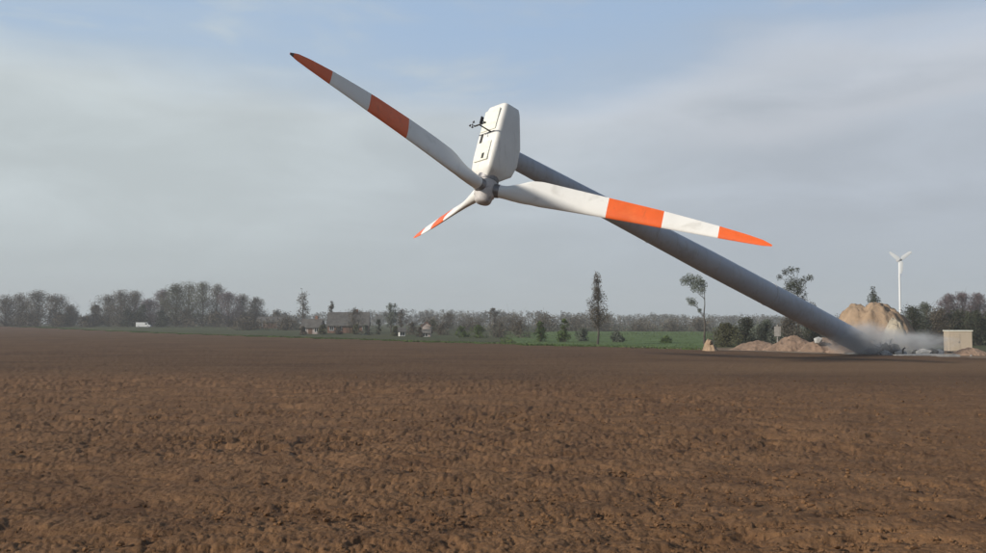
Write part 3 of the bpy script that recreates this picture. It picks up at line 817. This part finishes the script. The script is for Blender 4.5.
# far wood: one mass nobody could count
rng = np.random.default_rng(21); mb = MB()
for i in range(900):
    px = rng.uniform(60, 1120); Y = rng.uniform(760, 980); X = (px - 493) / F_PX * Y
    th_ = float(np.interp(px, [0, 250, 420, 500, 700, 780, 1000], [9, 10, 13, 14, 10, 10, 12])) * rng.uniform(.75, 1.12)
    cl = []
    for k in range(6):
        cl.append((Vector((X + rng.normal(0, 3), Y + rng.normal(0, 3), float(zf(X, Y)) + rng.uniform(.12, .82) * th_)), rng.uniform(1.8, 3.2)))
    foliage(mb, cl, 130, .75, rng)
o = mb.build('far_wood', M['wood']); tag(o, 'low grey brown wood closing the horizon behind the village', 'wood', kind='stuff')


# ------------------------------------------------------------------ houses
def house(px, Y, wpx, wall_h, roof_h, depth, wall, roof, name, label, rz=0.0, chim=True, nwin=3, hip=0.0):
    X, Y, z0 = G(px, Y); W = wpx / F_PX * Y
    r = empty(name, (X, Y, z0), rz); tag(r, label, 'house' if 'shed' not in name else 'shed', 'village buildings')
    mb = MB(); w2, d2 = W / 2, depth / 2
    vs = [(-w2, -d2, -.3), (w2, -d2, -.3), (w2, d2, -.3), (-w2, d2, -.3), (-w2, -d2, wall_h), (w2, -d2, wall_h), (w2, d2, wall_h), (-w2, d2, wall_h), (-w2, 0, wall_h + roof_h * .97), (w2, 0, wall_h + roof_h * .97)]
    mb.add(vs, [(0, 1, 5, 4), (1, 2, 6, 9, 5), (2, 3, 7, 6), (3, 0, 4, 8, 7)])
    mb.build('wall', wall, r)
    mb = MB(); o_ = .45; t_ = .18; e = roof_h / d2 * o_
    def slab(sg):
        a = [(-w2 - o_ * .6, sg * (d2 + o_), wall_h - e), (w2 + o_ * .6, sg * (d2 + o_), wall_h - e), (w2 + o_ * .6 - hip, 0, wall_h + roof_h), (-w2 - o_ * .6 + hip, 0, wall_h + roof_h)]
        b = [(p[0], p[1], p[2] + t_) for p in a]
        mb.add(a + b, [(0, 1, 2, 3), (4, 5, 6, 7), (0, 1, 5, 4), (1, 2, 6, 5), (2, 3, 7, 6), (3, 0, 4, 7)])
    slab(1); slab(-1)
    rf = mb.build('roof', roof, r)
    if chim:
        mb = MB(); mb.box((w2 * .4, 0.2, wall_h + roof_h + .3), (.7, .7, 1.4)); mb.build('chimney', M['brick'], rf)
    for i in range(nwin):
        xx = -w2 + W * (i + .5) / nwin
        if i == nwin // 2 and nwin > 1:
            mb = MB(); mb.box((xx, -d2 - .03, 1.0), (1.0, .1, 2.0)); mb.build('door', M['door'], r)
            continue
        mb = MB(); zc = wall_h * .55
        for (cx, cz, dx_, dz_) in ((0, .55, 1.2, .1), (0, -.55, 1.2, .1), (-.55, 0, .1, 1.0), (.55, 0, .1, 1.0), (0, 0, .07, 1.0)):
            mb.box((xx + cx, -d2 - .03, zc + cz), (dx_, .12, dz_))
        wn = mb.build('window', M['frame'], r)
        mb = MB(); mb.box((xx, -d2 - .005, zc), (1.0, .06, 1.0)); mb.build('pane', M['glass'], wn)
    return r


house(349, 290, 40, 2.3, 3.4, 8, M['brick'], M['roof'], 'brick_house', 'brick house with a long dark roof in the village', rz=.08, nwin=5)
house(313, 270, 19, 1.9, 1.9, 5, M['render'], M['roof'], 'pink_house', 'small pale pink walled house left of the brick house', rz=-.1, chim=True, nwin=3)
house(427, 330, 7, 1.8, 1.0, 2.6, M['render'], M['roofred'], 'white_house', 'small white house with red roof between the trees', rz=1.45, nwin=1, chim=False)
house(272, 395, 26, 2.4, 1.9, 9, M['door'], M['roof'], 'long_shed', 'long low dark shed at the end of the tree row', rz=.05, chim=False, nwin=3)
house(402, 232, 6, 1.2, .6, 1.8, M['whitewall'], M['roof'], 'garden_shed', 'tiny white shed at the field edge right of the brick house', rz=.2, chim=False, nwin=1)
house(426, 226, 10, 1.0, .5, 1.6, M['render'], M['roof'], 'garden_shed', 'tiny pale shed in front of the white gabled house', rz=-.1, chim=False, nwin=1)

# ------------------------------------------------------------------ white van by the trees
X, Y, z0 = G(144, 405)
van = empty('van', (X, Y, z0), .12); tag(van, 'white van parked in front of the left tree row', 'van')
mb = MB(); prof = [(-2.8, .35), (2.75, .35), (2.8, 1.0), (2.1, 1.2), (1.55, 2.1), (-2.7, 2.15), (-2.8, 2.0)]
vs = [(p[0], s * .95, p[1]) for s in (-1, 1) for p in prof]; k = len(prof)
mb.add(vs, [tuple(range(k)), tuple(range(k, 2 * k))[::-1]] + [(i, i + k, (i + 1) % k + k, (i + 1) % k) for i in range(k)])
mb.build('body', M['carwhite'], van, bevel=.08)
mb = MB(); mb.add([(1.62, -.8, 2.02), (1.62, .8, 2.02), (2.12, .8, 1.24), (2.12, -.8, 1.24)], [(0, 1, 2, 3)]); mb.build('windscreen', M['glass'], van, loc=(.02, 0, .02))
for s in (-1, 1):
    mb = MB(); mb.box((1.15, s * .955, 1.6), (.75, .03, .55)); mb.build('side_window', M['glass'], van)
    for xx in (-1.8, 1.8):
        mb = MB(); mb.tube([(xx, s * .75, .36), (xx, s * .99, .36)], [.36, .36], 18); wh = mb.build('wheel', M['tyre'], van)
        mb = MB(); mb.tube([(xx, s * .985, .36), (xx, s * 1.0, .36)], [.2, .2], 14); mb.build('rim', M['frame'], wh)


# ------------------------------------------------------------------ earth heaps
def heap(name, px, Y, wpx, top_y, depth, m, label, seed=0, peak=0.0, group='earth heaps at the demolition site', ex=1.6):
    X, Y, z0 = G(px, Y); W = wpx / F_PX * Y; Ht = CAM_H + (HOR - top_y) / F_PX * Y - z0
    n = 56; u = np.linspace(-1, 1, n); U, V = np.meshgrid(u, u, indexing='ij')
    rr = np.sqrt((U - peak * (1 - np.abs(U))) ** 2 + V ** 2) * (1 + .30 * (vnoise(U * 2 + seed * 7, V * 2, seed) - .5))
    hgt = np.clip(1 - rr ** ex, -.15, 1) ** 1.0
    hgt = hgt * (1 + .27 * (vnoise(U * 3.7 + 9, V * 3.7 + seed, seed + 1) - .5)) + .12 * (vnoise(U * 8, V * 7 + seed, seed + 2) - .5) * (hgt > 0) + .07 * (vnoise(U * 19, V * 17 + seed, seed + 3) - .5) * (hgt > 0)
    # runnels down the slopes
    ang = np.arctan2(V, U); hgt -= .06 * np.abs(np.sin(ang * 9 + 3 * vnoise(U * 3, V * 3, seed + 5))) * np.clip(rr, 0, 1) * (hgt > 0)
    Z = np.where(rr < 1.05, hgt * Ht / max(.6, hgt.max()), -.2)
    P = np.stack([(U * W / 2).ravel(), (V * depth / 2).ravel(), Z.ravel()], -1)
    o = grid_obj(name, P, n, n, m, kind=None, keep=(rr < 1.12)); o.location = (X, Y, z0 - .02)
    tag(o, label, 'earth heap', group)
    return o


heap('sand_heap', 872, 118, 92, 302, 10, M['sand'], 'big tan sandy heap behind the foot of the leaning tower', seed=1, peak=.06, ex=3.8)
heap('sand_heap', 894, 109, 30, 317, 4, M['litsand'], 'lower shoulder of sand, coloured pale as a lit face, right of the tower foot', seed=12, peak=.0, ex=2.6)
heap('earth_heap', 757, 121, 56, 340, 5, M['redsoil'], 'leftmost low reddish heap below the dark bushes', seed=3)
heap('earth_heap', 792, 118, 58, 335, 5, M['redsoil'], 'highest of the low reddish heaps under the tower', seed=4)
heap('earth_heap', 824, 114, 56, 337, 5, M['redsoil'], 'reddish heap just left of the tower foot', seed=5)
heap('earth_heap', 848, 108, 44, 342, 4, M['redsoil'], 'low reddish heap touching the tower foot', seed=6)
heap('sand_heap', 709, 108, 17, 338, 3, M['sand'], 'small sandy mound at the right end of the meadow', seed=7)
heap('earth_heap', 968, 102, 40, 347, 4, M['redsoil'], 'flat brown heap in front of the cream hut', seed=8)


def rock(name, px, Y, z, s, m, label, seed, sc3=(1, 1, 1), group=None, cat='rubble'):
    X, Y, z0 = G(px, Y); rng = np.random.default_rng(seed)
    mb = MB(); vs = []
    for q in ico:
        k = rng.uniform(.7, 1.2); vs.append((q.x * s * sc3[0] * k, q.y * s * sc3[1] * k, q.z * s * sc3[2] * k))
    mb.add(vs, icf); o = mb.build(name, m, None, bevel=.03, loc=(X, Y, z0 + z)); o.rotation_euler = (0, 0, rng.uniform(0, 6))
    o.rotation_euler.z = rng.uniform(0, 6)
    return tag(o, label, cat, group)


rock('boulder', 709.5, 107.2, 1.2, .24, M['sand'], 'sandy stone on top of the small mound', 1, (1, .8, 1.3), cat='stone')
rock('boulder', 818, 112.2, 1.25, .55, M['concrete'], 'pale stone on the reddish heap left of the tower foot', 2, cat='stone')

# pale post with board between the bushes
X, Y, z0 = G(777, 122)
st = empty('site_sign', (X, Y, z0)); tag(st, 'pale blank board on a post between the bushes and heaps', 'sign')
mb = MB(); mb.box((0, 0, 1.5), (.12, .1, 3.0)); mb.build('post', M['birchbark'], st, bevel=.01)
mb = MB(); mb.box((0, -.08, 2.2), (.8, .04, 1.2)); mb.build('board', M['birchbark'], st, bevel=.01)

# broken foundation and rubble at the tower foot
X, Y, z0 = G(876, 101.5)
fd = empty('tower_foundation', (X, Y, z0)); tag(fd, 'dark broken foundation stump at the foot of the leaning tower', 'foundation')
mb = MB(); rng = np.random.default_rng(8)
ring = 22; vs = []
for j, (zz, rr) in enumerate(((-.2, 2.3), (.5, 2.2), (.95, 2.0))):
    for k in range(ring):
        a = 2 * math.pi * k / ring; q = rr * rng.uniform(.9, 1.08)
        vs.append((math.cos(a) * q, math.sin(a) * q * .8, zz + (rng.uniform(-.35, .4) if j == 2 else 0)))
vs.append((0, 0, .6))
mb.add(vs, [(j * ring + k, j * ring + (k + 1) % ring, (j + 1) * ring + (k + 1) % ring, (j + 1) * ring + k) for j in range(2) for k in range(ring)] + [(2 * ring + k, 2 * ring + (k + 1) % ring, 3 * ring) for k in range(ring)])
mb.build('concrete_base', M['darkrubble'], fd)
for k in range(12):
    a = 2 * math.pi * k / 12; mb = MB(); p = Vector((math.cos(a) * 1.5, math.sin(a) * 1.2, .6))
    q = p + Vector((rng.normal(0, .35), rng.normal(0, .35), rng.uniform(.5, 1.1)))
    mb.tube([p, p.lerp(q, .6) + Vector((rng.normal(0, .1), 0, 0)), q], [.04, .04, .03], 6); mb.build('rebar', M['dark'], fd)
for k, (px, Y, z, s, m, nm) in enumerate(((868, 99, .25, .6, 'darkrubble', 'dark lump left of the foundation stump'), (884, 98.5, .2, .5, 'concrete', 'light grey lump in front of the foundation stump'),
    (891, 100, .3, .7, 'darkrubble', 'dark lump right of the foundation stump'), (900, 99, .2, .5, 'concrete', 'first pale chunk right of the foundation'), (907, 101, .3, .75, 'concrete', 'larger pale chunk in the thick of the dust'),
    (915, 100, .25, .6, 'darkrubble', 'dark chunk in the middle of the rubble strip'), (922, 99.5, .25, .7, 'concrete', 'pale flat chunk beside the concrete slab'), (931, 101, .25, .65, 'darkrubble', 'dark chunk left of the cream hut'), (938, 102, .2, .5, 'concrete', 'rightmost pale chunk near the cream hut'))):
    rock('concrete_chunk', px, Y, z, s, M[m], nm, 20 + k, (1.4, 1, .75), 'rubble around the tower foot', 'rubble')
mb = MB(); rng = np.random.default_rng(31)
for i in range(420):
    X, Y, z0 = G(rng.normal(893, 26), rng.normal(99.5, 2.0)); s = min(.3, .05 + rng.exponential(.06))
    vs = [(X + q.x * s * rng.uniform(.7, 1.4), Y + q.y * s * rng.uniform(.7, 1.3), z0 + .05 + q.z * s * rng.uniform(.4, .9)) for q in ico]
    mb.add(vs, icf, int(rng.uniform() < .4))
o = mb.build('fine_rubble', [M['concrete'], M['darkrubble']]); tag(o, 'fine concrete rubble strewn round the tower foot', 'rubble', kind='stuff')
for k, (px, Y, L, a_) in enumerate(((872, 98.2, 1.5, .7), (886, 98.8, 1.9, 2.5), (899, 98.4, 1.1, .6))):
    X, Y, z0 = G(px, Y); mb = MB(); d = Vector((math.cos(a_), .3, math.sin(a_))).normalized()
    pts_ = [Vector((0, 0, 0)) + d * (L * u) + Vector((.25 * math.sin(3 * u + k), 0, .25 * math.sin(2.2 * u))) for u in (0, .25, .5, .75, 1)]
    mb.tube(pts_, [.09, .085, .08, .075, .07], 8)
    o = mb.build('steel_bar', M['dark'], None, smooth=True, loc=(X, Y, z0)); tag(o, ('bent dark steel bar left of the foundation stump', 'long bent steel bar leaning left over the rubble', 'short steel bar sticking up at the right of the stump')[k], 'steel bar', 'bent steel around the tower foot')
X, Y, z0 = G(924, 96.5)
mb = MB(); rng = np.random.default_rng(2)
pl = [(-3.0, -.7), (-1.2, -.9), (1.4, -.75), (3.1, -.5), (3.2, .5), (1.1, .8), (-1.5, .65), (-2.9, .5)]
mb.add([(a, b, -.1) for a, b in pl] + [(a, b, .16 + .03 * math.sin(a)) for a, b in pl], [tuple(range(8))[::-1], tuple(range(8, 16))] + [(i, (i + 1) % 8, (i + 1) % 8 + 8, i + 8) for i in range(8)])
o = mb.build('concrete_slab', M['concrete'], None, loc=(X, Y, z0 + .08)); tag(o, 'flat pale concrete slab lying at the field edge', 'slab')

# ------------------------------------------------------------------ cream site hut
X, Y, z0 = G(957, 108)
hut = empty('site_hut', (X, Y, z0), -.18); tag(hut, 'square cream coloured site hut right of the dust', 'hut')
mb = MB(); mb.box((0, 0, 1.28), (2.35, 2.0, 2.1)); mb.build('body', M['cream'], hut, bevel=.04)
mb = MB(); mb.box((0, 0, 2.385), (2.5, 2.15, .1)); mb.build('roof', M['hatch'], hut, bevel=.02)
mb = MB(); mb.box((-.45, -1.012, 1.22), (.8, .03, 1.85)); dd = mb.build('door', M['cream'], hut, bevel=.01)
mb = MB(); mb.box((-.15, -1.045, 1.2), (.05, .05, .16)); mb.build('handle', M['dark'], dd)
for s in (-1, 1):
    mb = MB(); mb.box((s * .8, 0, .11), (.18, 1.9, .24)); mb.build('skid', M['dark'], hut)

# ------------------------------------------------------------------ dust cloud and haze
def vol_mat(name, build):
    m = bpy.data.materials.new(name); m.use_nodes = True; t = NT(m.node_tree); m.node_tree.nodes.clear()
    o = t.n('ShaderNodeOutputMaterial'); p = t.n('ShaderNodeVolumePrincipled'); m.node_tree.links.new(p.outputs[0], o.inputs['Volume'])
    build(t, p); return m


def dust(t, p):
    oc = t.n('ShaderNodeTexCoord').outputs['Object']
    ln_ = t.n('ShaderNodeVectorMath', operation='LENGTH'); t.put(ln_.inputs[0], oc)
    n = t.noise(oc, 1.7, 5, 0.6, 0.6)
    fall = t.m('ADD', t.m('SUBTRACT', 1.0, ln_.outputs['Value']), t.m('MULTIPLY', t.m('SUBTRACT', n, .5), 1.5))
    t.put(p.inputs['Density'], t.ramp(fall, 0.12, 0.85, 0.0, DUST_D))
    p.inputs['Color'].default_value = (.95, .94, .91, 1); p.inputs['Anisotropy'].default_value = .2


def puff(px, Y, cz, rx, ry, rz, dens, name, label, seed):
    global DUST_D
    DUST_D = dens; X, Y, z0 = G(px, Y)
    mb = MB(); rng = np.random.default_rng(seed); vs = []; nu, nv = 20, 12
    for j in range(nv + 1):
        for i in range(nu):
            a = 2 * math.pi * i / nu; b = math.pi * j / nv; p = Vector((math.cos(a) * math.sin(b), math.sin(a) * math.sin(b), math.cos(b)))
            vs.append(p * (1.02 + .05 * mnoise.noise(p * 2 + Vector((seed, 0, 0)))))
    mb.add(vs, [(j * nu + i, (j + 1) * nu + i, (j + 1) * nu + (i + 1) % nu, j * nu + (i + 1) % nu) for j in range(nv) for i in range(nu)])
    o = mb.build(name, vol_mat('dust_volume', dust), None, loc=(X, Y, cz)); o.scale = (rx, ry, rz)
    tag(o, label, 'dust cloud', kind='stuff'); return o


puff(888, 101.5, 1.3, 3.2, 2.2, 2.0, .6, 'dust_cloud', 'pale dust boiling up around the tower foot', 1)
puff(860, 96.6, 1.7, 4.4, 1.9, 2.3, 1.2, 'dust_cloud', 'thin dust veiling the lower end of the leaning tower', 9)
puff(914, 101, 1.1, 4.6, 2.4, 1.8, .9, 'dust_cloud', 'grey dust rolling right from the tower foot towards the hut', 5)

mb = MB(); mb.box((0, 0, 39), (6100, 6100, 84))
hz = mb.build('haze', vol_mat('haze_volume', lambda t, p: (setattr(p.inputs['Density'], 'default_value', 0.00036), setattr(p.inputs['Color'], 'default_value', (.86, .90, .93, 1)), setattr(p.inputs['Anisotropy'], 'default_value', .0))))
hz['kind'] = 'stuff'; hz['label'] = 'thin grey spring haze over the fields'; hz['category'] = 'haze'
